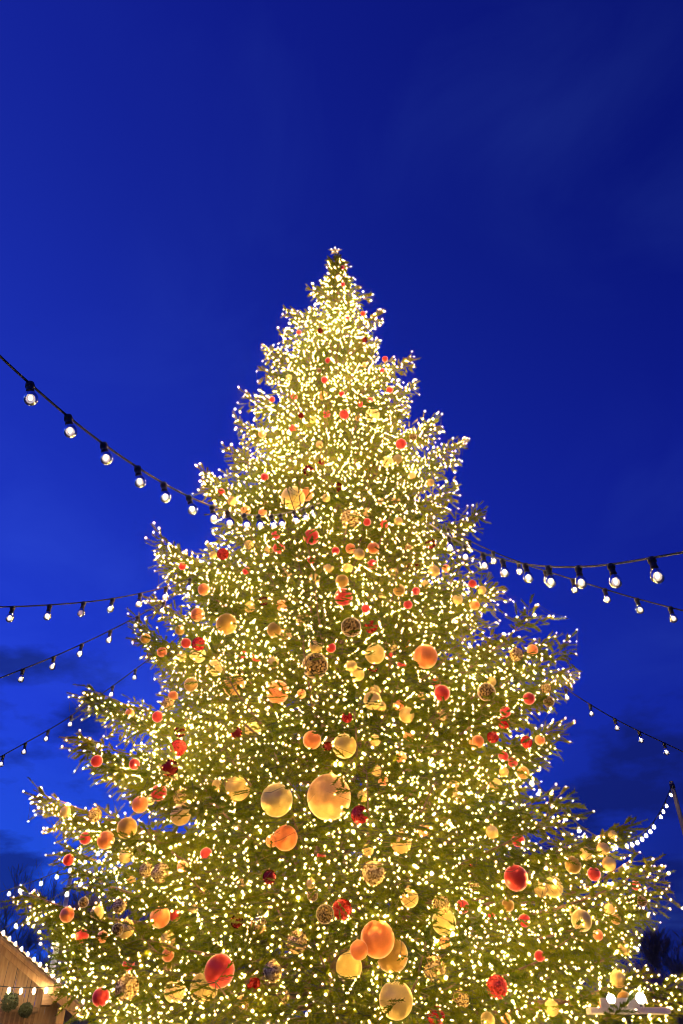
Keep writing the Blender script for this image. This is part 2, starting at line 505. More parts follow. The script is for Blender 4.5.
    tw_pos.append(np.repeat(t_[1:], 2, 0)); tw_dir.append(np.stack([dl, dl + [0, 0, 0.3]]) / 1.05); tw_len.append(np.array([0.14, 0.1])); tw_bid.append(np.full(2, bi)); tw_s.append(np.ones(2))
# the leader: twigs round the last of the stem
k = 70; zl = np.linspace(ZTOP - 0.75, ZTOP - 0.06, k); al = np.arange(k) * 2.4
tw_pos.append(np.column_stack([np.full(k, TX), np.full(k, TY), zl]))
dl = np.column_stack([np.cos(al), np.sin(al), rng.uniform(0.5, 1.3, k)]); tw_dir.append(dl / np.linalg.norm(dl, axis=1)[:, None])
tw_len.append(np.interp(zl, [ZTOP - 0.75, ZTOP], [0.22, 0.09])); tw_bid.append(np.full(k, len(spines) - 1)); tw_s.append(np.ones(k))
tw_pos = np.concatenate(tw_pos); tw_dir = np.concatenate(tw_dir); tw_len = np.concatenate(tw_len)
tw_bid = np.concatenate(tw_bid); tw_s = np.concatenate(tw_s)
print('TWIGS', len(tw_pos), 'branches', len(spines))

# ---------------------------------------------------------------- baubles: where the photograph shows them
RAW = """293 498 12 G;350.5 519 10 S;343.5 597 9 R;226.5 624 10.5 B;351 627 10 K;375 654 10 G;425.5 656.5 12 O;315 665.5 13 K;277.5 692 11.5 C;234 685 11 B
344.5 746 12 G;329 797 22 P;276.7 800 16 G;238 788 13 g;401 842 11 g;285.5 838 12 O;373.5 873 12 S;516 878 12 R;553.5 887 9.5 G;581.5 920.5 10 G;377.5 939 17 O
392 955 16 B;349 967 13 G;396 1000 17 G;444 922 12 G;434 968 12 S;497 987 11 T;219.5 971 15 R;204 988 14 G;175 990 11 G;127 988 12 S;297 942 11 S;180.5 815 10 G;127 828 10 B
160.5 873 9.5 S;342 909 10 T;160 917 10 C;372.5 414.5 7 G;401 444 5.5 R;308.4 470.5 5.5 D;178.4 748 8.5 T;594 874 6.5 R;486.5 692 9 K;96.7 761 5.8 R;442 693 8 R
182.7 566 4 R;197.6 614.5 7 C;263.5 601 5 D;281.6 605.4 5.5 C;249.7 607 6 g;262.6 627 5 D;274.3 629.7 7.5 B;286 634.7 7 S;303 620 7 S;145.5 638.5 5 B;180 630 5 B;186 643 5 R
198.5 644 7 T;197.6 655 8 G;214.6 668 8 G;242.4 653.7 5 R;256.7 657.5 5 R;273 662.5 6 g;162 652 5 C;181.5 656.6 5 g;191 684.4 7 B;236.5 678.6 6 D;173 696 5 C;168.3 703.5 6 S
129.7 713 4.5 C;157.5 716.7 5.5 R;180 731.3 6 D;236.3 732.8 5.8 D;253 729.8 8 G;301.5 693.8 4.5 C;278 643.5 4 R;246.5 571 4 R;371 626.6 7 T;315.8 646.4 7 g;331 647.7 5 R
391 645.6 7 S;351.4 666 6 g;357.5 674 7 G;373 668 5 D;389 656 4.5 R;401.7 665.3 4.5 R;409 644.5 5 C;435.7 682 5 R;422.6 695 5 g;471 659.5 4 R;375 691 6 g;372.5 700.5 9 G
389.6 693 3 R;380.4 706.5 6 g;398.6 705 5.5 C;347 717.5 5.5 T;406.7 715 8 g;409.4 736 6 C;375 740.5 6 g;327.7 746.5 5 D;442 715 6 S;475 742.5 6 C;401 757.3 5.5 O;377 771 5.5 g
383 781 5 C;453 786 6 g;363 796 6 g;351.5 789.5 4 R;312 740 9 C;359.6 814.7 9 T;263.8 791 5.5 T;217 784.5 5.5 g;227.8 782.5 5 K;271.7 841 6 C;320.6 836.6 4 V;321.5 855.7 4.5 R
269.4 877 7 D;206 854 6 R;368 850 6 g;241 882.6 5 S;311 883.5 5 g;204.4 893.7 6 g;170 768 8.5 D;171 778 7 G;105.5 753.8 3 R;134.5 764 5.5 R;151 770 4 O;158.8 792.7 8 R;149.7 800 5 G
140 804.4 8 C;65.4 811.7 5.5 g;95 814.7 7 S;105.8 840 8.5 C;85.6 838 6 R;68.6 860 5.5 R;125.4 855.7 7 g;115 860.6 4 g;146 870 7 S;182.5 867 5.5 C;131.3 880.5 4.5 B;84.4 882.6 4 K
181 797 8 S;30 895 4 R;67 914.7 7 C;97 913.3 7 g;82 936 6.5 R;102.4 937 5.5 C;83.6 902.4 5 K;125.6 928.7 9 g;117.8 929.7 6 K;119.4 906 7 S;174.8 915 6 R;167.6 940 8 g;168 955 6 C
128.7 964 6 R;101 997 8.5 R;168.6 983 4 V;167.6 966 5 S;193 908 5 S;193 877 4 g;237 921.5 6.5 D;259 924 9 S;257 919 5 V;253.3 984 7 T;272.7 971.7 10 S;283 996 7 S;242 1003.5 7 B
312.6 895.6 5.5 K;325 914 9 K;405 884.5 6 g;409.4 898 9 G;359 950 9 C;462.5 906.5 6.5 R;472.6 870.5 6 D;441 905 9 S;445 943 6 C;460.8 999.7 9 S;436 1016 9 T;489.7 913 5.5 R
524.5 920.5 6 R;508 905 6 B;539.5 956 5 R;551.6 1008 7.5 g;487.6 1020 7 G;506 1019 5 C;533.8 970.7 3.5 C;495.5 784.5 6.5 g;441.5 821 6 g;460.5 816.6 3 C;425.4 832 8 C
492 832 6.5 g;518 840 6.5 R;541 890 7 g;473.7 884 6 S;609 864 7 g;603 848.7 6.5 g;586 853.8 6.5 g;613 834.8 5 g;573 865 8 B;603 827 3 R;565 851.8 3.5 R;574 911 5 g;609.5 909.5 5.5 g
616 919 5 B;598 935 5 C;624 949 6 g;618 979 8 g;625 1000 7.5 B;602.6 1006 5 C;642 901 5 K;636 885.5 4.5 R;662 890 3 R;627 858.8 3.5 R;598 975 2.5 R;491.6 681.5 5 g
516.5 654.5 7 S;495 667 4 C;532.5 650 5.5 C;546.4 647 3 R;545.8 688 5.5 S;529 698.5 6 R;548.8 701.5 5.5 K;505.4 711.7 5.5 R;504 723 6 T;492.8 737 6 T;526.5 742 6 T;540 740 5 C
478 741.5 6 C;503.4 756 5 R;512.7 762 5 R;523 772.6 6.2 B;504 772 5 g;458 795.7 6 S;425 806 7 S;477.6 814 4 R;472.5 583.5 4 R;482 590 4.5 g;457.6 599.3 5.5 g;474.6 605 5 C
466 609 4 K;441.8 595 4 R;482 642 4 S;306.6 494.3 7 C;326 498 4.5 g;221.3 492.4 4 R;232 501 5 g;242 495.6 3 R;245.7 510.5 5 C;262.8 512.4 4.5 C;275.8 534.8 4.5 R;279 548 6 R
269 550.4 5 g;249 544.7 5 g;311.3 536.7 8 R;311.3 560 4 R;222.8 554 6 T;213 554.8 4 g;286.6 572 6 S;203.8 589.4 6 C;314 579 6 g;326.6 568.5 4 g;319 595 3.5 R;337.5 487 5 D
348.5 491.4 3.5 D;367.6 512 5 g;395.7 502 5 B;381 502 4 g;367 522 4 R;383.8 524 4.5 R;398.4 521 4.5 g;417 512 3 R;435.5 508 3.5 R;430.4 543.8 5.5 D;408.5 548 4 S;335.6 550.8 4 R
350.5 548.5 5 C;373.3 548 6 O;359 554 6 g;372.3 564.3 5 R;329 568 5 g;348 568 5 g;393.7 572 5 g;413 566 7 D;434 571 6 g;446 568.5 4 C;424.7 584.7 4.5 g;399 590 6 B;416 591 4 R
342 581 6.5 B;382 595 4 g;366 608.5 4.5 R;408 604.7 4.5 R;393 603 4 S;264.7 477 4 R;371 467.6 5.5 D;272 399.4 3 R;294 397 3.5 R;322.7 395.6 4.5 B;326.5 414 4 R
301 415.6 3 D;292.8 428.5 4 R;313.4 420 4 g;251 428.5 3.5 R;262.3 433.7 4 C;311.8 438.6 3.5 R;310.3 448.5 3.5 R;319.4 444.7 4 g;290 456.7 3.5 D;322.3 462.8 4 D;336.6 462.8 3.5 R
221 471 3.5 C;341.7 393.7 3 R;359.7 404 3.5 R;370 400 3 R;389.8 389.8 3.5 R;344.3 414.4 5 R;358.7 418 3.5 B;413 437 4 K;387.4 462 6 G;397.6 459 5 g;405.4 465 3 R;431.5 464.4 3.5 R
412.4 475.7 4 C;430.4 482.5 4 g;342.4 267.5 2.2 R;343 284.4 2.2 R;363 313.6 2.5 R;299 332.4 2.5 R;320.3 330.6 2.8 D;347.6 318 2.3 R;364.5 339.8 3 D;328.3 360.4 3 R;385 359 3 R
364.5 364.7 2.5 C;382 370.5 2.4 R;319.3 370.5 2.6 K;289 377.6 3.5 g;310 380.7 3.5 g;324.6 379.8 3.5 R"""
BB = []
for tok in RAW.replace('\n', ';').split(';'):
    tok = tok.split()
    if len(tok) == 4: BB.append((float(tok[0]), float(tok[1]), float(tok[2]), tok[3]))
print('BAUBLES', len(BB))
if len(BB) > 300:      # the smallest ones below the top of the tree go first
    drop = sorted([b for b in BB if b[1] > 420 and b[2] < 5], key=lambda b: (b[2], -b[1]))[:len(BB) - 300]
    BB = [b for b in BB if b not in drop]
tip = tw_pos + tw_dir * tw_len[:, None]
pu, pv, pt = project(tip)
keep = np.ones(len(tip), bool)
thin = rng.uniform(size=len(tip))
bpos = []
for (x, y, r, ty) in BB:
    rr = max(r, 4.5)
    d2 = (pu - x) ** 2 + (pv - y) ** 2
    sel = pt[d2 < rr * rr]
    if len(sel) < 4: sel = pt[np.argsort(d2)[:12]]
    ts = np.sort(sel)
    t = ts[min(len(ts) - 1, max(1, int(len(ts) * (random.choice([0.03, 0.06, 0.10, 0.15]) if r < 9 else random.choice([0.04, 0.08])))))]
    if r >= 20: t = ts[int(len(ts) * 0.15)]
    rm = r * t / F
    t -= rm * random.choice([0.0, 0.3, 0.6]) if r < 9 else rm * 0.3
    rm = r * t / F
    c = at_t(x, y, t)
    bpos.append((c, rm))
    # no twig grows through a bauble; the big ones hang in clearings among the boughs
    if r >= 6.5:
        fr_ = 0.42 if r < 12 else (0.86 if r < 20 else np.where(pu < x + 2, 0.97, 0.35))
        keep &= ~((np.hypot(pu - x, pv - y) < r * 1.1) & (pt < t + rm) & (thin < fr_))
    keep &= ((tip - c) ** 2).sum(1) > (rm * 1.02) ** 2
    keep &= ((tw_pos + tw_dir * tw_len[:, None] * 0.5 - c) ** 2).sum(1) > (rm * 1.02) ** 2
tw_pos, tw_dir, tw_len, tw_bid, tw_s = tw_pos[keep], tw_dir[keep], tw_len[keep], tw_bid[keep], tw_s[keep]

# ---------------------------------------------------------------- needles
def twig_template(seed, nn=26):
    r = np.random.default_rng(seed)
    V, T = [], []
    for i in range(nn):
        a = 0.06 + 0.9 * i / nn
        phi = i * 2.4 + r.uniform(-0.4, 0.4)
        e = np.array([math.cos(phi), math.sin(phi), 0]); g = np.array([-e[1], e[0], 0])
        ln = 0.031 * (1.0 if i > 1 else 0.7) * r.uniform(0.85, 1.15)
        fwd = 0.021 + 0.010 * (i / nn)
        w_ = 0.0068
        ax = np.array([0, 0, 1.0])
        b0 = ax * a
        k = len(V)
        V += [(b0, g * w_), (b0, -g * w_), (b0, e * ln * 0.85 + ax * fwd)]
        T.append((k, k + 1, k + 2))
    k = len(V)
    for ph in (0, 2.1, 4.2): V.append((np.zeros(3), np.array([math.cos(ph), math.sin(ph), 0]) * 0.0035))
    V.append((np.array([0, 0, 1.0]), np.zeros(3)))
    T += [(k, k + 1, k + 3), (k + 1, k + 2, k + 3), (k + 2, k, k + 3)]
    A = np.array([v[0] for v in V]); B = np.array([v[1] for v in V])
    return A, B, np.array(T)


VV, TT, n0 = [], [], 0
var = rng.integers(0, 6, len(tw_pos))
upv = rng.normal(0, 1, (len(tw_pos), 3))
S = np.cross(tw_dir, upv); S /= np.linalg.norm(S, axis=1)[:, None]
U = np.cross(tw_dir, S)
for k in range(6):
    A, B, T = twig_template(k)
    i = np.where(var == k)[0]
    sc_ = (rng.uniform(0.85, 1.2, len(i)) * np.interp(tw_pos[i][:, 2], [3, 14], [1.0, 1.12]))[:, None]
    # A scales with the twig's length, B (needles) keeps real size
    loc = A[None] * tw_len[i][:, None, None] + B[None] * sc_[:, :, None]
    W = loc[..., 0:1] * S[i][:, None] + loc[..., 1:2] * U[i][:, None] + loc[..., 2:3] * tw_dir[i][:, None] + tw_pos[i][:, None]
    VV.append(W.reshape(-1, 3))
    TT.append((T[None] + (np.arange(len(i)) * len(A))[:, None, None] + n0).reshape(-1, 3)); n0 += len(i) * len(A)
nneed = sum(len(t) for t in TT)
BV = np.concatenate(bl_v); BF = np.concatenate(bl_f) + n0
VV.append(BV); TT.append(BF); n0 += len(BV)
# main limbs (quads split to triangles)
LV = np.concatenate(wood.v); LF = np.array(wood.f)
LF = np.concatenate([LF[:, [0, 1, 2]], LF[:, [0, 2, 3]]]) + n0
VV.append(LV); TT.append(LF)
V = np.concatenate(VV).astype(np.float32); T = np.concatenate(TT)
mi = np.zeros(len(T), np.int32); mi[nneed:] = 2; mi[nneed + len(BF):] = 1
fir = root('christmas_tree', (TX, TY, 0), 'tall green fir christmas tree glowing with fairy lights and baubles in the market square', 'christmas tree')
V -= np.array([TX, TY, 0], np.float32)
raw_mesh('crown', V, T, [M['needles'], M['bark'], M['twig']], fir, mi)
print('CROWN TRIS', len(T))
tb = MB()
zz = np.linspace(0, ZTOP - 0.1, 14)
tb.tube(np.column_stack([TX + 0.03 * np.sin(zz), np.full(14, TY), zz]), np.linspace(0.26, 0.015, 14), 14)
tb.build('trunk', M['bark'], fir, True)

# ---------------------------------------------------------------- fairy lights
tip = tw_pos + tw_dir * tw_len[:, None]
wgt = np.where(tw_s > 0.45, 1.0, 0.35)
dirc = (tip[:, 1] - TY)
wgt = wgt * np.where(dirc > 0.5, 0.45, 1.0) * np.interp(tip[:, 2], [ZTOP - 1.9, ZTOP - 0.9, ZTOP], [1, 0.42, 0.16])
wgt *= np.interp(tip[:, 2], [0, 2.5, 4, 9, 14, 17], [1.2, 1.15, 1.0, 1.15, 1.95, 2.0])
cl = sum(np.sin(tip @ rng.normal(0, f_, 3) + rng.uniform(0, 6)) for f_ in (1.6, 2.4, 3.2, 4.5, 6, 8))
wgt *= np.exp(0.20 * cl) * np.exp(0.3 * rng.normal(0, 1, len(spines)))[tw_bid]
NL = 34000
pick = rng.choice(len(tip), NL, replace=False, p=wgt / wgt.sum())
pick = pick[np.lexsort((tw_s[pick], tw_bid[pick]))]
lp = tip[pick] + rng.normal(0, 1, (NL, 3)) * np.interp(tip[pick][:, 2], [6, 13], [0.012, 0.032])[:, None] + np.array([0, 0, 0.012])
u_, v_, t_ = project(lp)
lr = rng.choice([0.0029, 0.0040, 0.0055, 0.0082, 0.0125], NL, p=[0.46, 0.32, 0.16, 0.045, 0.015]) * (1 + 0.035 * np.clip(t_ - 9, 0, 9))
# octahedron-ish bulb
ico = np.array([[0, 0, 1.25], [1, 0, 0.1], [0.31, 0.95, 0.1], [-0.81, 0.59, 0.1], [-0.81, -0.59, 0.1], [0.31, -0.95, 0.1], [0, 0, -0.95]])
it = np.array([(0, 1, 2), (0, 2, 3), (0, 3, 4), (0, 4, 5), (0, 5, 1), (6, 2, 1), (6, 3, 2), (6, 4, 3), (6, 5, 4), (6, 1, 5)])
inframe = (u_ > 5) & (u_ < 678) & (v_ > 5) & (v_ < 1019)
order = np.argsort(np.where(inframe, t_, 1e3))
near = order[:100]
rest = np.setdiff1d(np.arange(NL), near)
fl = root('fairy_lights', (TX, TY, 0), 'thousands of warm white fairy lights on green wire wound through the fir tree', 'fairy lights')
o0 = np.array([TX, TY, 0])
LVt = lp[rest][:, None] + ico[None] * lr[rest][:, None, None] - o0
LT = (it[None] + (np.arange(len(rest)) * 7)[:, None, None]).reshape(-1, 3)
o = raw_mesh('bulbs', LVt.reshape(-1, 3), LT, [M['fairy']], fl, smooth=True); o['kind'] = 'stuff'
bm_ = raw_mesh('bulb', ico * 0.0070, it, [M['fairy']], fl, smooth=True)
bm_.location = Vector(lp[near[0]] - o0)
for j in near[1:]:
    c = bm_.copy(); col.objects.link(c); c.parent = fl; c.location = Vector(lp[j] - o0); s = lr[j] / 0.0070; c.scale = (s, s, s)
# wires between lights of one branch
bb = tw_bid[pick]
a = np.where(bb[:-1] == bb[1:])[0]
dl = np.linalg.norm(lp[a] - lp[a + 1], axis=1); a = a[dl < 0.8]
A0, A1 = lp[a], lp[a + 1]
mid = (A0 + A1) / 2 - np.array([0, 0, 0.03])
d = A1 - A0; e = np.cross(d, [0, 0.3, 1.0]); e /= np.linalg.norm(e, axis=1)[:, None] + 1e-9; e *= 0.0018
f = np.cross(d, e); f /= np.linalg.norm(f, axis=1)[:, None] + 1e-9; f *= 0.0018
ring = lambda p: np.stack([p + e, p - e * 0.5 + f, p - e * 0.5 - f], 1)
WV = np.concatenate([ring(A0), ring(mid), ring(A1)], 1)
wt = []
for s in (0, 3):
    for j in range(3):
        k = (j + 1) % 3
        wt += [(s + j, s + k, s + 3 + k), (s + j, s + 3 + k, s + 3 + j)]
WT = (np.array(wt)[None] + (np.arange(len(a)) * 9)[:, None, None]).reshape(-1, 3)
raw_mesh('wire', WV.reshape(-1, 3) - o0, WT, [M['wire']], fl)

# ---------------------------------------------------------------- build the baubles
sph = MB()
prof = [(math.sin(a) * 1.0, -math.cos(a)) for a in np.linspace(0.02, PI - 0.1, 15)]
sph.lathe(prof, n=26)
shell = {}
for k, (mt, _) in BT.items():
    o = sph.build('shell_mesh', mt, smooth=True)
    me = o.data; bpy.data.objects.remove(o); shell[k] = me
cap = MB(); cap.lathe([(0.0, 1.10), (0.10, 1.10), (0.13, 1.06), (0.13, 0.96), (0.17, 0.95), (0.17, 0.92)], n=12)
ringpts = [(0.075 * math.cos(a), 0, 1.16 + 0.075 * math.sin(a)) for a in np.linspace(0, 2 * PI, 11)]
cap.tube(ringpts, 0.012, 5, cap=False)
o = cap.build('cap_mesh', M['cap'], smooth=True); capme = o.data; bpy.data.objects.remove(o)

LAND = {  # landmark baubles: full label, short name that other labels refer to
    (293, 498): ('big pale matt gold bauble above the tree end of the upper left festoon string', 'the big high pale gold bauble'),
    (350.5, 519): ('knobbly gold mosaic bauble high on the tree, level with the left festoon string end', 'the high knobbly gold bauble'),
    (343.5, 597): ('dark-topped red bauble on the trunk line, biggest red one at middle height', 'the big red mid-height bauble'),
    (226.5, 624): ('smooth dark bronze bauble beside small blue gaps on the left flank', 'the upper left bronze bauble'),
    (351, 627): ('brown glittery bauble right beside a red sequinned one near the tree centre', 'the central brown glitter bauble'),
    (375, 654): ('matt gold bauble just left of the round peach bauble, small mosaic one above it', 'the central matt gold bauble'),
    (425.5, 656.5): ('round matt peach bauble with a twig over its right side, right of tree centre', 'the round peach bauble'),
    (315, 665.5): ('biggest black glittery mesh bauble, near the centre of the tree', 'the biggest black bauble'),
    (277.5, 692): ('large polished copper bauble, fully uncovered, left of the black mesh bauble', 'the large copper bauble'),
    (234, 685): ('large bronze bauble half behind a small wine red one', 'the half-covered bronze bauble'),
    (344.5, 746): ('gold bauble whose top is fringed by a hanging twig, above the largest peach bauble', 'the twig-fringed gold bauble'),
    (329, 797): ('largest bauble of the tree, peach gold crescent half hidden by a twig', 'the largest peach bauble'),
    (276.7, 800): ('large smooth pale gold bauble left of the largest peach bauble', 'the smooth pale gold bauble'),
    (238, 788): ('wide shiny gold bauble left of the large smooth pale gold one', 'the wide shiny gold bauble'),
    (401, 842): ('olive-toned shiny gold bauble, fully uncovered, right of the trunk line', 'the olive gold bauble'),
    (285.5, 838): ('orange bauble mostly covered by needles below the smooth pale gold bauble', 'the needle-covered orange bauble'),
    (373.5, 873): ('gold mosaic bauble crossed by dark twig stripes, below the olive gold one', 'the striped mosaic bauble'),
    (516, 878): ('large red bauble filled with light reflections on the right flank', 'the large right red bauble'),
    (553.5, 887): ('oval matt gold bauble joined to a smaller shiny one beside a blue gap', 'the gold bauble by the gap'),
    (581.5, 920.5): ('drop-like matt gold bauble low on the right flank', 'the low right gold bauble'),
    (377.5, 939): ('big matt orange bauble overlapping a big bronze one near the tree foot', 'the big orange bauble'),
    (392, 955): ('big bronze bauble tucked behind the big orange one near the tree foot', 'the big bronze bauble'),
    (349, 967): ('matt gold bauble below left of the big orange and bronze pair', 'the gold bauble under orange'),
    (396, 1000): ('lowest big pale gold bauble crossed by a thin branch at the bottom', 'the lowest pale gold bauble'),
    (444, 922): ('matt gold bauble veiled by twigs below a gold mosaic one, right of the orange bauble', 'the twig-veiled gold bauble'),
    (434, 968): ('gold mosaic bauble right of the big bronze one near the tree foot', 'the low right mosaic bauble'),
    (497, 987): ('largest red sequinned bauble, low on the right', 'the largest red sequin bauble'),
    (219.5, 971): ('big plain red bauble low on the left, overlapping a gold one', 'the big plain red bauble'),
    (204, 988): ('gold bauble peeping out under the big plain red bauble', 'the gold bauble under red'),
    (175, 990): ('matt gold bauble with a small silver one on its shoulder, low left', 'the low left matt gold bauble'),
    (127, 988): ('large gold mosaic bauble above the hut roof end, low left', 'the low left mosaic bauble'),
    (297, 942): ('gold mosaic bauble between the big plain red and big orange baubles', 'the low centre mosaic bauble'),
    (180.5, 815): ('matt gold bauble hanging just under a gold mosaic one on the left', 'the left flank gold bauble'),
    (127, 828): ('dark bronze bauble right of a copper one on the long left branch', 'the left branch bronze bauble'),
    (160.5, 873): ('larger of two touching gold mosaic baubles on the left flank', 'the left flank mosaic bauble'),
    (342, 909): ('red sequinned bauble above left of the big orange bauble, beside black ones', 'the low red sequin bauble'),
    (160, 917): ('broad copper bauble half lost in needles low on the left', 'the low left copper bauble'),
    (372.5, 414.5): ('pale gold bauble, the largest in the upper third of the tree', 'the top third gold bauble'),
    (401, 444): ('largest red bauble on the upper right edge, under the forked branches', 'the upper right red bauble'),
    (308.4, 470.5): ('wine red bauble above the big high pale gold one', 'the upper wine red bauble'),
    (178.4, 748): ('bright red sequinned bauble above a wine red one on the left flank', 'the left red sequin bauble'),
    (594, 874): ('plain red bauble against the sky gap on the right flank', 'the right gap red bauble'),
    (486.5, 692): ('black glittery cone-like bauble on the right flank', 'the right black bauble'),
    (96.7, 761): ('red bauble hanging below the tip of the middle left branch', 'the left tip red bauble'),
    (442, 693): ('red bauble below right of the round peach bauble', 'the red bauble below peach'),
}
landk = list(LAND)
SW = ['right of', 'above right of', 'above', 'above left of', 'left of', 'below left of', 'below', 'below right of']
pend = {}
labels = {}
for i, (x, y, r, ty) in enumerate(BB):
    if (x, y) in LAND: labels[i] = LAND[(x, y)][0]; continue
    if y < 380:
        lk = (335, 250); ln = 'the star topper'
    else:
        lk = min(landk, key=lambda k: (k[0] - x) ** 2 + (k[1] - y) ** 2); ln = LAND[lk][1]
    a = math.atan2(lk[1] - y, x - lk[0]); sct = int(round(a / (PI / 4))) % 8
    size = 'tiny' if r < 4 else ('small' if r < 6.5 else 'mid-sized')
    pend.setdefault((size, BT[ty][1], ln, sct), []).append((math.hypot(x - lk[0], y - lk[1]), i))
RK = ['nearest', 'second nearest', 'third nearest', 'fourth nearest', 'fifth nearest', 'sixth nearest', 'seventh nearest', 'eighth nearest', 'ninth nearest', 'tenth nearest']
for (size, adj, ln, sct), lst in pend.items():
    lst.sort()
    for k, (dd, i) in enumerate(lst):
        if size == 'mid-sized' and len(lst) > 1: size = 'middling'
        labels[i] = f'{size} {adj} bauble {SW[sct]} {ln}' + ('' if len(lst) == 1 else (', nearest to it' if k == 0 else f', {RK[k]}'))
GRP = {'R': 'red baubles on the fir tree', 'D': 'wine red baubles on the fir tree', 'T': 'red sequinned baubles on the fir tree', 'C': 'copper baubles on the fir tree',
       'O': 'peach baubles on the fir tree', 'G': 'matt gold baubles on the fir tree', 'g': 'shiny gold baubles on the fir tree', 'B': 'bronze baubles on the fir tree',
       'S': 'gold mosaic baubles on the fir tree', 'K': 'black glittery baubles on the fir tree', 'V': 'silver baubles on the fir tree', 'P': 'peach gold baubles on the fir tree'}
for i, ((x, y, r, ty), (c, rm)) in enumerate(zip(BB, bpos)):
    e = bpy.data.objects.new('bauble', None); col.objects.link(e); e.empty_display_size = 0.1
    e.location = Vector(c); e.scale = (rm, rm, rm)
    e.rotation_euler = (random.uniform(-0.15, 0.15), random.uniform(-0.15, 0.15), random.uniform(0, 6))
    tag(e, labels[i], 'bauble', GRP[ty])
    s = bpy.data.objects.new('shell', shell[ty]); col.objects.link(s); s.parent = e
    if r >= 4:
        s = bpy.data.objects.new('cap', capme); col.objects.link(s); s.parent = e

# ---------------------------------------------------------------- star topper
sp = at_y(335, 253, TY)
st = root('star_topper', sp, 'gold five-pointed star with small lights on the very tip of the fir', 'star')
b_ = MB(); V = []
for k in range(10):
    a = PI / 2 + k * PI / 5; r_ = 0.18 if k % 2 == 0 else 0.07
    V.append([sp[0] + r_ * math.cos(a), sp[1], sp[2] + r_ * math.sin(a) + 0.08])
V += [[sp[0], sp[1] - 0.04, sp[2] + 0.08], [sp[0], sp[1] + 0.04, sp[2] + 0.08]]
b_.add(V, [(k, (k + 1) % 10, 10) for k in range(10)] + [((k + 1) % 10, k, 11) for k in range(10)])
b_.build('star_body', M['stargold'], st)
b_ = MB(); b_.tube([sp + [0, 0, -0.28], sp + [0, 0, 0.02]], 0.012, 6); b_.build('stem', M['cap'], st)
b_ = MB()
for k in range(5):
    a = PI / 2 + k * 2 * PI / 5
    b_.lathe([(0.001, -0.010), (0.010, 0), (0.001, 0.010)], (sp[0] + 0.09 * math.cos(a), sp[1] - 0.035, sp[2] + 0.08 + 0.09 * math.sin(a)), 6)
o = b_.build('star_lights', M['far_bulb'], st)

# ---------------------------------------------------------------- festoon strings
SOCK = [(0.001, 0.0), (0.024, -0.002), (0.026, -0.03), (0.020, -0.034), (0.020, -0.062), (0.023, -0.066), (0.023, -0.074), (0.001, -0.075)]
GLASS = [(0.017, -0.070), (0.021, -0.085), (0.032, -0.100), (0.039, -0.118), (0.0405, -0.132), (0.037, -0.150), (0.026, -0.165), (0.010, -0.172), (0.0005, -0.173)]
CORE = [(0.0005, -0.104), (0.005, -0.108), (0.009, -0.118), (0.010, -0.128), (0.008, -0.138), (0.0005, -0.144)]


def mk(prof, mt, n):
    b = MB(); b.lathe(prof, n=n); o = b.build('m', mt, smooth=True); me = o.data; bpy.data.objects.remove(o); return me


ME_S, ME_G, ME_C = mk(SOCK, M['cable'], 12), mk(GLASS, M['glass'], 18), mk(CORE, M['filament'], 12)
ME_FAR = mk(GLASS, M['far_bulb'], 10)
FESTOON = []


def festoon(ctrl, bulbs, A, B, label, near=True, scale=1.0, unlit=(), cr=0.008, lean=0.0):
    """cable in the vertical plane through ground points A and B; ctrl = picture points it passes, bulbs = picture columns"""
    A = np.array(A, float); B = np.array(B, float)
    n = np.array([-(B - A)[1], (B - A)[0], 0.0]); n /= np.linalg.norm(n)
    a3 = np.array([A[0], A[1], 0])
    def hit(px, py):
        r = ray(px, py); t = ((a3 - CAM) @ n) / (r @ n); return CAM + r * t
    ctrl = np.array(ctrl, float)
    par = np.concatenate([[0], np.cumsum(np.hypot(*np.diff(ctrl, axis=0).T))])
    q = np.linspace(0, par[-1], 60)
    # smooth the polyline a little
    cx = np.interp(q, par, ctrl[:, 0]); cy = np.interp(q, par, ctrl[:, 1])
    for _ in range(14):
        cx[1:-1] = (cx[:-2] + 2 * cx[1:-1] + cx[2:]) / 4; cy[1:-1] = (cy[:-2] + 2 * cy[1:-1] + cy[2:]) / 4
    pts = np.array([hit(x, y) for x, y in zip(cx, cy)])
    rt = root('festoon_string', pts[0], label, 'string lights', 'festoon light strings fanning out from the tree')
    b = MB(); b.tube(pts, cr, 6); b.build('cable', M['cable'], rt, True)
    ln = np.concatenate([[0], np.cumsum(np.linalg.norm(np.diff(pts, axis=0), axis=1))])
    for k, bx in enumerate(bulbs):
        if isinstance(bx, tuple):                     # (column,row): nearest point of the cable
            j = int(np.argmin((cx - bx[0]) ** 2 + (cy - bx[1]) ** 2)); p = pts[j]
        else:
            o_ = np.argsort(cx); p = np.array([np.interp(bx, cx[o_], pts[o_, c]) for c in range(3)])
        p = p - np.array(rt['_o'])
        rot = (random.uniform(-0.08, 0.08), random.uniform(-0.06, 0.06) - lean, random.uniform(-0.2, 0.2))
        g = bpy.data.objects.new('bulb', (ME_G if near else ME_FAR)); col.objects.link(g); g.parent = rt
        g.location = Vector(p); g.rotation_euler = rot; g.scale = (scale * 1.12,) * 3
        s = bpy.data.objects.new('socket', ME_S); col.objects.link(s); s.parent = g
        if near and k not in unlit:
            s = bpy.data.objects.new('filament', ME_C); col.objects.link(s); s.parent = g
        if k in unlit: g['label'] = 'unlit clear bulb'
    return rt


def gp(px, py, t):
    p = at_t(px, py, t); return p[:2]


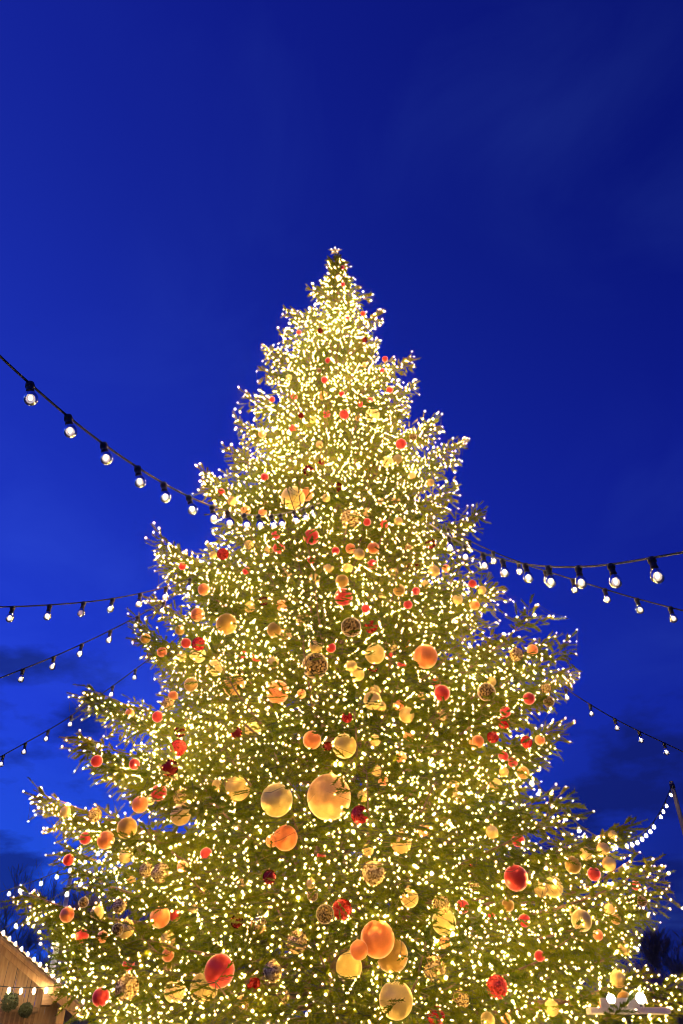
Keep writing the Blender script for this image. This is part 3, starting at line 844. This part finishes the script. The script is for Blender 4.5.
festoon([(-90, 262), (-40, 316), (0, 357), (30, 384), (68, 417), (105, 446), (138, 468), (163, 484), (188, 497), (213, 508), (228, 513), (243, 516.5), (258, 518), (275, 517), (293, 513), (305, 510), (320, 503)],
        [-60, -15, 30, 68, 103.5, 137.5, 163.5, 188.5, 212, 227, 243.5, 258, 271, 280, 293, 303, 312],
        gp(30, 390, 4.6), (-0.35, 8.2), 'nearest festoon string with big clear bulbs coming from the upper left', lean=0.27)
festoon([(780, 530), (720, 545), (683, 552.5), (651, 558), (611, 565), (578, 567.5), (548, 567), (525, 565), (502, 560), (483, 554), (465, 546), (448, 537), (430, 524)],
        [742, 697, 651, 610.5, 578, 548.5, 525, 502.5, 483, 465, 449], gp(651, 560, 4.9), (0.75, 8.7), 'nearest festoon string on the right with big bulbs, topmost there')
festoon([(740, 627), (700, 615), (671, 607.5), (637, 599), (604, 589), (572, 579), (545, 571), (518, 562), (493, 552), (469, 541), (450, 530), (425, 515)],
        [735, 702, 670, 636.5, 604.5, 572.5, 545, 518, 493, 469.5, 448], gp(671, 608, 8.2), (0.9, 9.3), 'thin festoon string crossing just below the nearest right one')
festoon([(760, 790), (700, 760), (663, 742), (640, 732), (614, 719), (590, 705), (563, 687), (540, 671), (500, 639), (465, 609), (440, 588), (410, 560)],
        [745, 717, 690, 664, 639, 614.5, 590, 565.5, 540, 517, 495, 474], gp(663, 742, 11.5), (0.9, 10.0), 'festoon string dropping to the right below middle height of the fir')
PR = at_y(672, 785, 22)
festoon([(440, 650), (480, 707), (515, 757), (529, 776), (540, 788), (552, 800), (564, 812), (580, 827), (600, 840), (618, 846), (634, 841), (648, 832), (659, 817), (666, 801), (672, 785)],
        [(505, 742), (517, 760), (529, 776), (540, 788), (552, 800), (564, 812), (577, 824), (590, 835), (603, 842), (616, 846), (625, 845), (630, 843), (637, 839), (643, 835), (648, 832), (652.5, 826.5), (656, 821), (659.5, 814.5), (662.5, 808), (665.5, 801), (669, 793), (672, 786)],
        (PR[0], PR[1]), (0.9, 10.9), 'festoon string sagging behind the low right branches up to the wooden pole', near=False, scale=0.85, cr=0.012)
festoon([(-60, 607), (0, 607), (13, 607), (50, 605), (84, 602.5), (113, 599), (140, 593.5), (165, 588), (200, 575), (250, 550)],
        [-22, 13, 50, 84, 113, 140.5, 166, 190], gp(13, 610, 8.3), (-0.9, 9.4), 'upper of three thin festoon strings at mid left, with one dead bulb', unlit=(3,))
festoon([(-60, 702), (0, 678), (23, 669), (54, 657), (82, 644), (110, 631), (138, 616), (165, 602), (200, 580), (250, 545)],
        [-34, -6, 23, 54, 82, 110.5, 138, 164, 188], gp(23, 672, 10), (-0.8, 10.0), 'middle one of the three thin festoon strings at mid left')
festoon([(-60, 791), (0, 757), (25, 743), (49, 730), (71, 717), (92, 700), (115, 685), (135, 669), (158, 653), (190, 628), (230, 590)],
        [-44, -20, 3.5, 25.5, 48.5, 71.5, 91, 113, 135.5, 158.5, 181], gp(25, 745, 12.3), (-0.8, 10.6), 'lower one of the three thin festoon strings at mid left')
festoon([(-60, 912), (0, 892), (20, 886), (42, 878.5), (58, 872), (71, 865), (85, 857), (99, 848), (118, 835), (150, 810), (190, 775)],
        [-40, -24, -8, 10, 21, 42, 58, 71, 85, 99, 114, 130], gp(10, 890, 20), (-1.0, 11.5), 'far festoon string low left passing over the bare trees', near=False, scale=0.85, cr=0.010)
festoon([(-60, 966), (0, 930), (17, 921), (29, 914), (41, 906), (54, 898), (75, 884), (105, 862), (150, 828)],
        [-30, -17, -5, 4.5, 17, 29, 41, 54, 68, 82, 97], gp(17, 925, 19), (-1.0, 11.8), 'lowest far festoon string at left, above the hut roof', near=False, scale=0.85, cr=0.010)
print('strings done')

# ---------------------------------------------------------------- pole at the right that carries a string
wm = noise_mat('weathered_wood', (0.20, 0.15, 0.10), (0.34, 0.27, 0.19), 6, 0.8, bump=0.3, stretch=(1, 1, 0.1))
pr = root('wooden_pole', (PR[0] + 0.0, PR[1], 0), 'brown wooden pole at the right edge holding up a festoon string', 'pole')
b_ = MB(); b_.tube([[PR[0], PR[1], 0], [PR[0], PR[1], 4], [PR[0], PR[1], PR[2] + 0.1]], [0.085, 0.075, 0.06], 14); b_.build('post', wm, pr, True)
b_ = MB(); b_.tube([[PR[0], PR[1], PR[2] - 0.10], [PR[0], PR[1], PR[2] + 0.02]], [0.075, 0.075], 14); b_.build('band', M['cable'], pr, True)
gmtl = noise_mat('galvanised', (0.30, 0.31, 0.33), (0.42, 0.43, 0.45), 5, 0.5, 0.3)
LPp = at_y(62, 921, 24)
lp_ = root('flag_pole', (LPp[0], LPp[1], 0), 'slim grey metal mast between the hut roof and the bare trees', 'mast')
b_ = MB(); b_.tube([[LPp[0], LPp[1], 0], [LPp[0], LPp[1], 3], [LPp[0], LPp[1], LPp[2] + 1.3]], [0.11, 0.09, 0.06], 12); b_.build('mast_tube', gmtl, lp_, True)
b_ = MB(); b_.lathe([(0.001, 0.10), (0.07, 0.06), (0.09, 0), (0.06, -0.05)], (LPp[0], LPp[1], LPp[2] + 1.35), 12); b_.build('finial', gmtl, lp_, True)


# ---------------------------------------------------------------- bare winter trees
def bare_tree(loc, H, label, seed, spread=0.5, fine=5, thick=0.02):
    rn = random.Random(seed)
    tr = root('bare_tree', loc, label, 'tree', 'bare winter trees behind the market')
    trunk = MB(); crown = MB()
    def grow(p, d, L, r, lev, mb):
        n = 4; pts = [p]; dd = d.copy()
        for i in range(n):
            dd = dd + np.array([rn.gauss(0, 0.12), rn.gauss(0, 0.12), rn.gauss(0, 0.05) + 0.05]); dd /= np.linalg.norm(dd)
            pts.append(pts[-1] + dd * L / n)
        mb.tube(pts, np.linspace(r, r * 0.55, n + 1), 6 if lev < 2 else 3, cap=False)
        if lev >= fine: return
        kids = 5 if lev == 0 else rn.choice([3, 4, 4])
        for k in range(kids):
            s = rn.uniform(0.35, 1.0) if k else 1.0
            j = s * n; i0 = min(n - 1, int(j)); q = pts[i0] + (pts[i0 + 1] - pts[i0]) * (j - i0)
            a = rn.uniform(0, 2 * PI); sp_ = spread * rn.uniform(0.6, 1.5)
            nd = dd + sp_ * np.array([math.cos(a), math.sin(a), rn.uniform(-0.2, 0.5)]); nd /= np.linalg.norm(nd)
            grow(q, nd, L * rn.uniform(0.55, 0.78), max(0.011, r * 0.5 * rn.uniform(0.8, 1.1)), lev + 1, crown)
    grow(np.array(loc, float), np.array([0, 0, 1.0]), H * 0.46, H * thick, 0, trunk)
    trunk.build('trunk', M['dark_bark'], tr, True)
    crown.build('crown', M['dark_bark'], tr)


def gx(px, Y, row=1000):
    return at_y(px, row, Y)[0]


bare_tree((gx(72, 34), 34, 0), 9.5, 'tall narrow bare tree behind the long left branches of the fir', 3, 0.42)
bare_tree((gx(28, 38), 38, 0), 8.8, 'spreading bare tree above the hut roof, leftmost one', 5, 0.75)
bare_tree((gx(50, 44), 44, 0), 9.0, 'bare tree standing right behind the slim grey mast', 8, 0.7)
bare_tree((gx(110, 36), 36, 0), 7.4, 'low bare tree seen through the gap under the left branches', 13, 0.8)
bare_tree((gx(140, 42), 42, 0), 8.0, 'bare tree mostly hidden behind the left flank of the fir', 17, 0.7)
bare_tree((gx(668, 30), 30, 0), 5.6, 'bare tree at the right edge with lamp-lit twigs', 21, 0.9, 6, 0.016)
bare_tree((gx(705, 36), 36, 0), 7.2, 'larger bare tree cut by the right edge', 23, 0.8)
bare_tree((gx(640, 38), 38, 0), 6.2, 'small bare tree close behind the right tips of the fir', 29, 0.8)

# dark hedge behind everything
hv = noise_mat('hedge_leaves', (0.015, 0.022, 0.012), (0.04, 0.05, 0.025), 2, 0.9)
n = 26000
hx = rng.uniform(-34, 34, n); hy = rng.uniform(46, 49, n); hmax = 3.3 + 0.9 * np.sin(hx * 0.35) + 0.5 * np.sin(hx * 1.3 + 1)
hz = hmax * rng.uniform(0, 1, n) ** 0.6
c = np.column_stack([hx, hy, hz]); a_ = rng.normal(0, 0.22, (n, 3, 3))
raw_mesh('hedge', (c[:, None] + a_).reshape(-1, 3), np.arange(n * 3).reshape(-1, 3), [hv])
o = bpy.data.objects['hedge']; tag(o, 'dark evergreen hedge along the far side of the square', 'hedge', kind='stuff')

# ---------------------------------------------------------------- timber hut, lower left
pine = noise_mat('pine_boards', (0.27, 0.155, 0.07), (0.42, 0.26, 0.125), 5, 0.65, bump=0.15, stretch=(6, 6, 0.6))
dwood = noise_mat('brown_beams', (0.16, 0.09, 0.045), (0.26, 0.16, 0.08), 6, 0.7, bump=0.15, stretch=(1, 6, 6))
tile = noise_mat('roof_tiles', (0.16, 0.10, 0.07), (0.28, 0.19, 0.13), 9, 0.8, bump=0.4)
HY = 13.0
eR = at_y(84, 1015, HY)            # lower end of the verge
TH = math.radians(20)
def on_front(px, py, off=0.0):
    """point of the hut's front plane (off metres before it) behind a picture point, in the hut's unturned frame"""
    nn_ = np.array([-math.sin(TH), math.cos(TH), 0]); q0 = eR - nn_ * off
    r = ray(px, py); p = CAM + r * (((q0 - CAM) @ nn_) / (r @ nn_)); d = p - eR
    return eR + np.array([d[0] * math.cos(TH) + d[1] * math.sin(TH), -d[0] * math.sin(TH) + d[1] * math.cos(TH), d[2]])
vT = on_front(0, 943)
slope = (vT[2] - eR[2]) / (eR[0] - vT[0])
halfw = 2.5
ap = np.array([eR[0] - halfw, HY, eR[2] + slope * halfw])
hut = root('market_hut', (ap[0], HY, 0), 'tan timber market hut with a gabled roof edged with white lights', 'hut')
wx = halfw - 0.38                # half width of the wall
wallY = HY + 0.45
zE = ap[2] - slope * wx - 0.1
b_ = MB()
# gable front built of vertical boards, with a counter opening
nb = 26
for i in range(nb):
    x0 = -wx + 2 * wx * i / nb; x1 = -wx + 2 * wx * (i + 1) / nb
    xc = (x0 + x1) / 2
    top = ap[2] - slope * max(abs(x0), abs(x1)) - 0.09
    inopen = -1.2 < xc < 1.22
    zb = 2.06 if inopen else 0.0
    hy = 0.015 + 0.003 * (i % 2); q0, q1 = x0 + 0.003, x1 - 0.003
    t0_, t1_ = ap[2] - slope * abs(q0) - 0.02, ap[2] - slope * abs(q1) - 0.02
    b_.add([[ap[0] + q0, wallY - hy, zb], [ap[0] + q1, wallY - hy, zb], [ap[0] + q1, wallY - hy, t1_], [ap[0] + q0, wallY - hy, t0_],
            [ap[0] + q0, wallY + hy, zb], [ap[0] + q1, wallY + hy, zb], [ap[0] + q1, wallY + hy, t1_], [ap[0] + q0, wallY + hy, t0_]],
           [(0, 1, 2, 3), (5, 4, 7, 6), (1, 5, 6, 2), (4, 0, 3, 7), (3, 2, 6, 7), (4, 5, 1, 0)])
    if inopen: b_.box((ap[0] + xc, wallY, 0.5), (x1 - x0 - 0.006, 0.03 + 0.006 * (i % 2), 1.0))
b_.box((ap[0] + wx, wallY + 1.3, zE / 2), (0.04, 2.5, zE)); b_.box((ap[0] - wx, wallY + 1.3, zE / 2), (0.04, 2.5, zE))
b_.box((ap[0], wallY + 2.6, zE / 2), (2 * wx, 0.04, zE))
b_.build('wall', pine, hut)
# roof slabs
rf = MB()
D0, D1 = HY, HY + 3.4
for s in (-1, 1):
    a = np.array([ap[0], 0, ap[2]]); e = np.array([ap[0] + s * halfw, 0, ap[2] - slope * halfw])
    d = e - a; L = np.linalg.norm(d); d /= L; nrm = np.array([-d[2] * s, 0, d[0] * s]); nrm = nrm if nrm[2] > 0 else -nrm
    cpt = (a + e) / 2 + nrm * 0.04 + np.array([0, (D0 + D1) / 2 + 0.02, 0])
    rf.box(cpt, (L, D1 - D0 - 0.04, 0.07), np.stack([d, [0, 1, 0], nrm], 1))
    # tile courses
    kk = 15
    for i in range(kk):
        q = a + d * (L * (i + 0.5) / kk) + nrm * 0.095 + np.array([0, (D0 + D1) / 2, 0])
        tl = math.radians(5) * (1 if s > 0 else -1)
        d2 = d * math.cos(0.09) - nrm * math.sin(-0.09); n2 = np.cross(d2, [0, 1, 0]); n2 = n2 if n2[2] > 0 else -n2
        rf.box(q, (L / kk * 1.02, D1 - D0 + 0.06, 0.022), np.stack([d2, [0, 1, 0], n2], 1))
roof = rf.build('roof', tile, hut)
vb = MB()
for s in (-1, 1):
    a = np.array([ap[0], HY - 0.025, ap[2] - 0.03]); e = np.array([ap[0] + s * halfw, HY - 0.025, ap[2] - slope * halfw - 0.03])
    vb.bar(a, e, 0.035, 0.13)
    vb.bar(a + [0, -0.03, 0.05], e + [0, -0.03, 0.05], 0.03, 0.045)
vb.build('bargeboard', pine, hut)
pu_ = MB()
for xx in (0.0, 0.95, 1.95, -0.95, -1.95):
    zz_ = ap[2] - slope * abs(xx) - 0.15
    pu_.box((ap[0] + xx, HY + 0.23, zz_), (0.14, 0.40, 0.16))
pu_.build('purlin', dwood, hut)
# opening trim, posts, interior
tr_ = MB(); tr_.box((ap[0], wallY - 0.03, 2.02), (2.62, 0.05, 0.09)); tr_.box((ap[0] - 1.27, wallY - 0.03, 1.5), (0.09, 0.05, 0.95)); tr_.box((ap[0] + 1.29, wallY - 0.03, 1.5), (0.09, 0.05, 0.95))
tr_.box((ap[0], wallY - 0.18, 1.02), (2.7, 0.40, 0.05)); tr_.build('counter_frame', dwood, hut)
sh = MB()
for s in (1,):
    xc = ap[0] + 1.60
    for k in range(7): sh.box((xc - 0.21 + 0.07 * k, wallY - 0.045, 1.98), (0.045, 0.03, 0.72))
    sh.box((xc, wallY - 0.07, 2.30), (0.52, 0.02, 0.06)); sh.box((xc, wallY - 0.07, 1.70), (0.52, 0.02, 0.06))
sh.build('shutter', dwood, hut)
post = MB(); post.box((ap[0] + halfw - 0.32, HY + 0.12, (ap[2] - slope * (halfw - 0.32) - 0.12) / 2), (0.11, 0.11, ap[2] - slope * (halfw - 0.32) - 0.12)); post.build('post', pine, hut)
# verge lights: string along the right roof edge
rs = root('roof_light_string', (ap[0], HY - 0.06, ap[2]), 'close-set white bulbs along the sloping edge of the timber hut roof', 'string lights')
b_ = MB()
a = np.array([ap[0], HY - 0.06, ap[2] + 0.10]); e = np.array([ap[0] + halfw, HY - 0.06, ap[2] - slope * halfw + 0.10])
b_.tube([a, e], 0.007, 5); b_.build('cable', M['cable'], rs)
sm = MB(); sm.lathe([(0.001, -0.026), (0.013, -0.012), (0.015, 0.004), (0.010, 0.024), (0.001, 0.030)], n=10)
o = sm.build('m', M['warm'], smooth=True); ME_SM = o.data; bpy.data.objects.remove(o)
nbv = int(np.linalg.norm(e - a) / 0.115)
for k in range(nbv):
    p = a + (e - a) * (k + 0.5) / nbv + np.array([0, 0, 0.025]) - np.array(rs['_o'])
    g = bpy.data.objects.new('bulb', ME_SM); col.objects.link(g); g.parent = rs; g.location = Vector(p)
# string under the gable
ga = on_front(-30, 980, 0.12); gb = on_front(62, 985, 0.12)
gs = root('gable_light_string', ga, 'short string of white bulbs hanging across the front of the timber hut', 'string lights')
b_ = MB(); pts = [ga + (gb - ga) * u + np.array([0, 0, -0.06 * 4 * u * (1 - u)]) for u in np.linspace(0, 1, 14)]
b_.tube(pts, 0.006, 5); b_.build('cable', M['cable'], gs)
for px in (-20, -5, 10, 22, 35, 47):
    u = (px + 30) / 92; p = ga + (gb - ga) * u + np.array([0, 0, -0.06 * 4 * u * (1 - u) - 0.045]) - ga
    g = bpy.data.objects.new('bulb', ME_SM); col.objects.link(g); g.parent = gs; g.location = Vector(p); g.scale = (1.35,) * 3
# hanging topiary balls in front of the hut
tp = noise_mat('box_leaves', (0.02, 0.03, 0.012), (0.05, 0.065, 0.025), 30, 0.9)
for (px, py, lab) in ((10, 1002, 'larger dark leafy ball hanging in front of the hut, left one'), (25.5, 1010, 'smaller dark leafy ball hanging nearer the hut shutter')):
    c = on_front(px, py, -0.15); R0 = 0.11 if px < 15 else 0.085
    tbr = root('leaf_ball', c, lab, 'leaf ball', 'leafy balls hanging on the hut')
    n = 1500
    dv = rng.normal(0, 1, (n, 3)); dv /= np.linalg.norm(dv, axis=1)[:, None]
    cc = dv * R0 * rng.uniform(0.7, 1.05, n)[:, None]
    raw_mesh('foliage', (cc[:, None] + rng.normal(0, 0.012, (n, 3, 3))).reshape(-1, 3), np.arange(3 * n).reshape(-1, 3), [tp], tbr)
    hg = MB(); hg.tube([c + [0, 0, R0 * 0.8], c + [0, 0, 0.55 + (0.05 if px < 15 else -0.12)]], 0.004, 4); hg.build('cord', M['cable'], tbr)
# lamp inside the hut
lr_ = root('hanging_lamp', (ap[0] + 0.7, wallY + 0.6, 1.95), 'bright white lamp hanging inside the counter opening of the hut', 'lamp')
b_ = MB(); b_.lathe([(0.001, 0.10), (0.04, 0.09), (0.12, -0.02)], (ap[0] + 0.7, wallY + 0.6, 1.95), 14); b_.build('lamp_shade', M['cable'], lr_)
b_ = MB(); b_.lathe([(0.001, -0.06), (0.035, -0.03), (0.035, 0.01), (0.001, 0.05)], (ap[0] + 0.7, wallY + 0.6, 1.93), 10); b_.build('bulb', M['warm'], lr_)

for o in (hut, rs, gs, lr_, *[x for x in bpy.data.objects if x.name.startswith('leaf_ball')]):
    d = np.array(o.location) - eR
    o.location = Vector(eR + np.array([d[0] * math.cos(TH) - d[1] * math.sin(TH), d[0] * math.sin(TH) + d[1] * math.cos(TH), d[2]]))
    o.rotation_euler.z = TH
# ---------------------------------------------------------------- lamp stand, lower right
cream = noise_mat('cream_board', (0.66, 0.60, 0.50), (0.78, 0.72, 0.62), 4, 0.8)
tip = tw_pos + tw_dir * tw_len[:, None]; pu, pv, pt = project(tip)
tt_ = np.sort(pt[(abs(pu - 628) < 22) & (abs(pv - 1002) < 10)])
tL = tt_[int(len(tt_) * 0.07)] + 0.03
cst = at_t(628, 1011, tL)
stl = root('lamp_stand', (cst[0], cst[1], 0), 'lamp stand with a cream board among the low right branches of the fir', 'lamp stand')
b_ = MB(); b_.box((cst[0], cst[1], cst[2]), (0.72, 0.16, 0.045)); b_.box((cst[0] - 0.02, cst[1] + 0.07, cst[2] + 0.06), (0.40, 0.02, 0.09)); b_.build('board', cream, stl)
b_ = MB(); b_.tube([[cst[0], cst[1] + 0.03, 0.04], [cst[0], cst[1] + 0.03, cst[2] - 0.03]], 0.028, 10); b_.build('pole', M['cable'], stl, True)
b_ = MB(); b_.lathe([(0.001, 0.04), (0.05, 0.04), (0.24, 0.015), (0.24, 0.0), (0.001, 0.0)], (cst[0], cst[1] + 0.03, 0.002), 20); b_.build('base', M['cable'], stl)
for px, wd, lb in ((613, 0.036, 'left bright round lamp on the cream board low in the fir'), (643, 0.042, 'right bright round lamp on the cream board, the larger one')):
    p = at_t(px, 998, tL); p[1] = cst[1] - 0.01; z0 = cst[2] + 0.024
    fr = root('floodlight', (p[0], p[1], z0), lb, 'lamp', 'round lamps on the cream board')
    zc_ = z0 + 0.02 + wd + 0.012
    Rx = [[1, 0, 0], [0, 0, -1], [0, 1, 0]]
    b_ = MB(); b_.lathe([(0.001, -0.06), (wd * 0.6, -0.055), (wd * 1.15, -0.012), (wd * 1.2, 0.0), (wd * 1.02, 0.002)], (p[0], p[1], zc_), 18, R=Rx)
    b_.box((p[0], p[1] + 0.03, (z0 + zc_) / 2 - wd * 0.5), (0.02, 0.02, max(0.01, zc_ - z0 - wd))); b_.build('housing', M['cable'], fr, True)
    b_ = MB(); b_.lathe([(wd * 1.0, -0.002), (wd * 0.8, 0.010), (wd * 0.4, 0.017), (0.001, 0.019)], (p[0], p[1], zc_), 18, R=Rx); b_.build('lens', M['white_led'], fr, True)

# dark barn, right edge
bn = noise_mat('barn_boards', (0.03, 0.028, 0.026), (0.06, 0.055, 0.05), 5, 0.9, stretch=(5, 5, 0.5))
q = at_y(668, 972, 26)
barn = root('barn', (q[0] + 4.5, 29, 0), 'low dark barn just showing at the right edge behind the fir', 'barn')
b_ = MB(); b_.box((q[0] + 4.6, 29, (q[2] - 0.4) / 2), (9, 5.4, q[2] - 0.4)); b_.build('wall', bn, barn)
b_ = MB(); b_.add([[q[0] - 0.2, 26, q[2] - 0.4], [q[0] + 9.4, 26, q[2] - 0.4], [q[0] + 9.4, 29, q[2] + 0.1], [q[0] - 0.2, 29, q[2] + 0.1], [q[0] + 9.4, 32, q[2] - 0.4], [q[0] - 0.2, 32, q[2] - 0.4]],
      [(0, 1, 2, 3), (3, 2, 4, 5), (0, 3, 5), (1, 4, 2), (0, 5, 4, 1)]); b_.build('roof', bn, barn)

for o in bpy.data.objects:
    if '_o' in o: del o['_o']

# ---------------------------------------------------------------- render settings
scene.render.engine = 'CYCLES'
cy = scene.cycles
cy.use_denoising = True
cy.filter_width = 0.95
try: cy.denoiser = 'OPENIMAGEDENOISE'
except Exception: pass
try: cy.use_light_tree = True
except Exception: pass
cy.max_bounces = 5; cy.diffuse_bounces = 3; cy.glossy_bounces = 3; cy.transmission_bounces = 3; cy.transparent_max_bounces = 12
cy.sample_clamp_indirect = 6.0
cy.caustics_reflective = False; cy.caustics_refractive = False
vs = scene.view_settings
vs.view_transform = 'Standard'; vs.look = 'None'; vs.exposure = 0; vs.gamma = 1; vs.use_curve_mapping = False
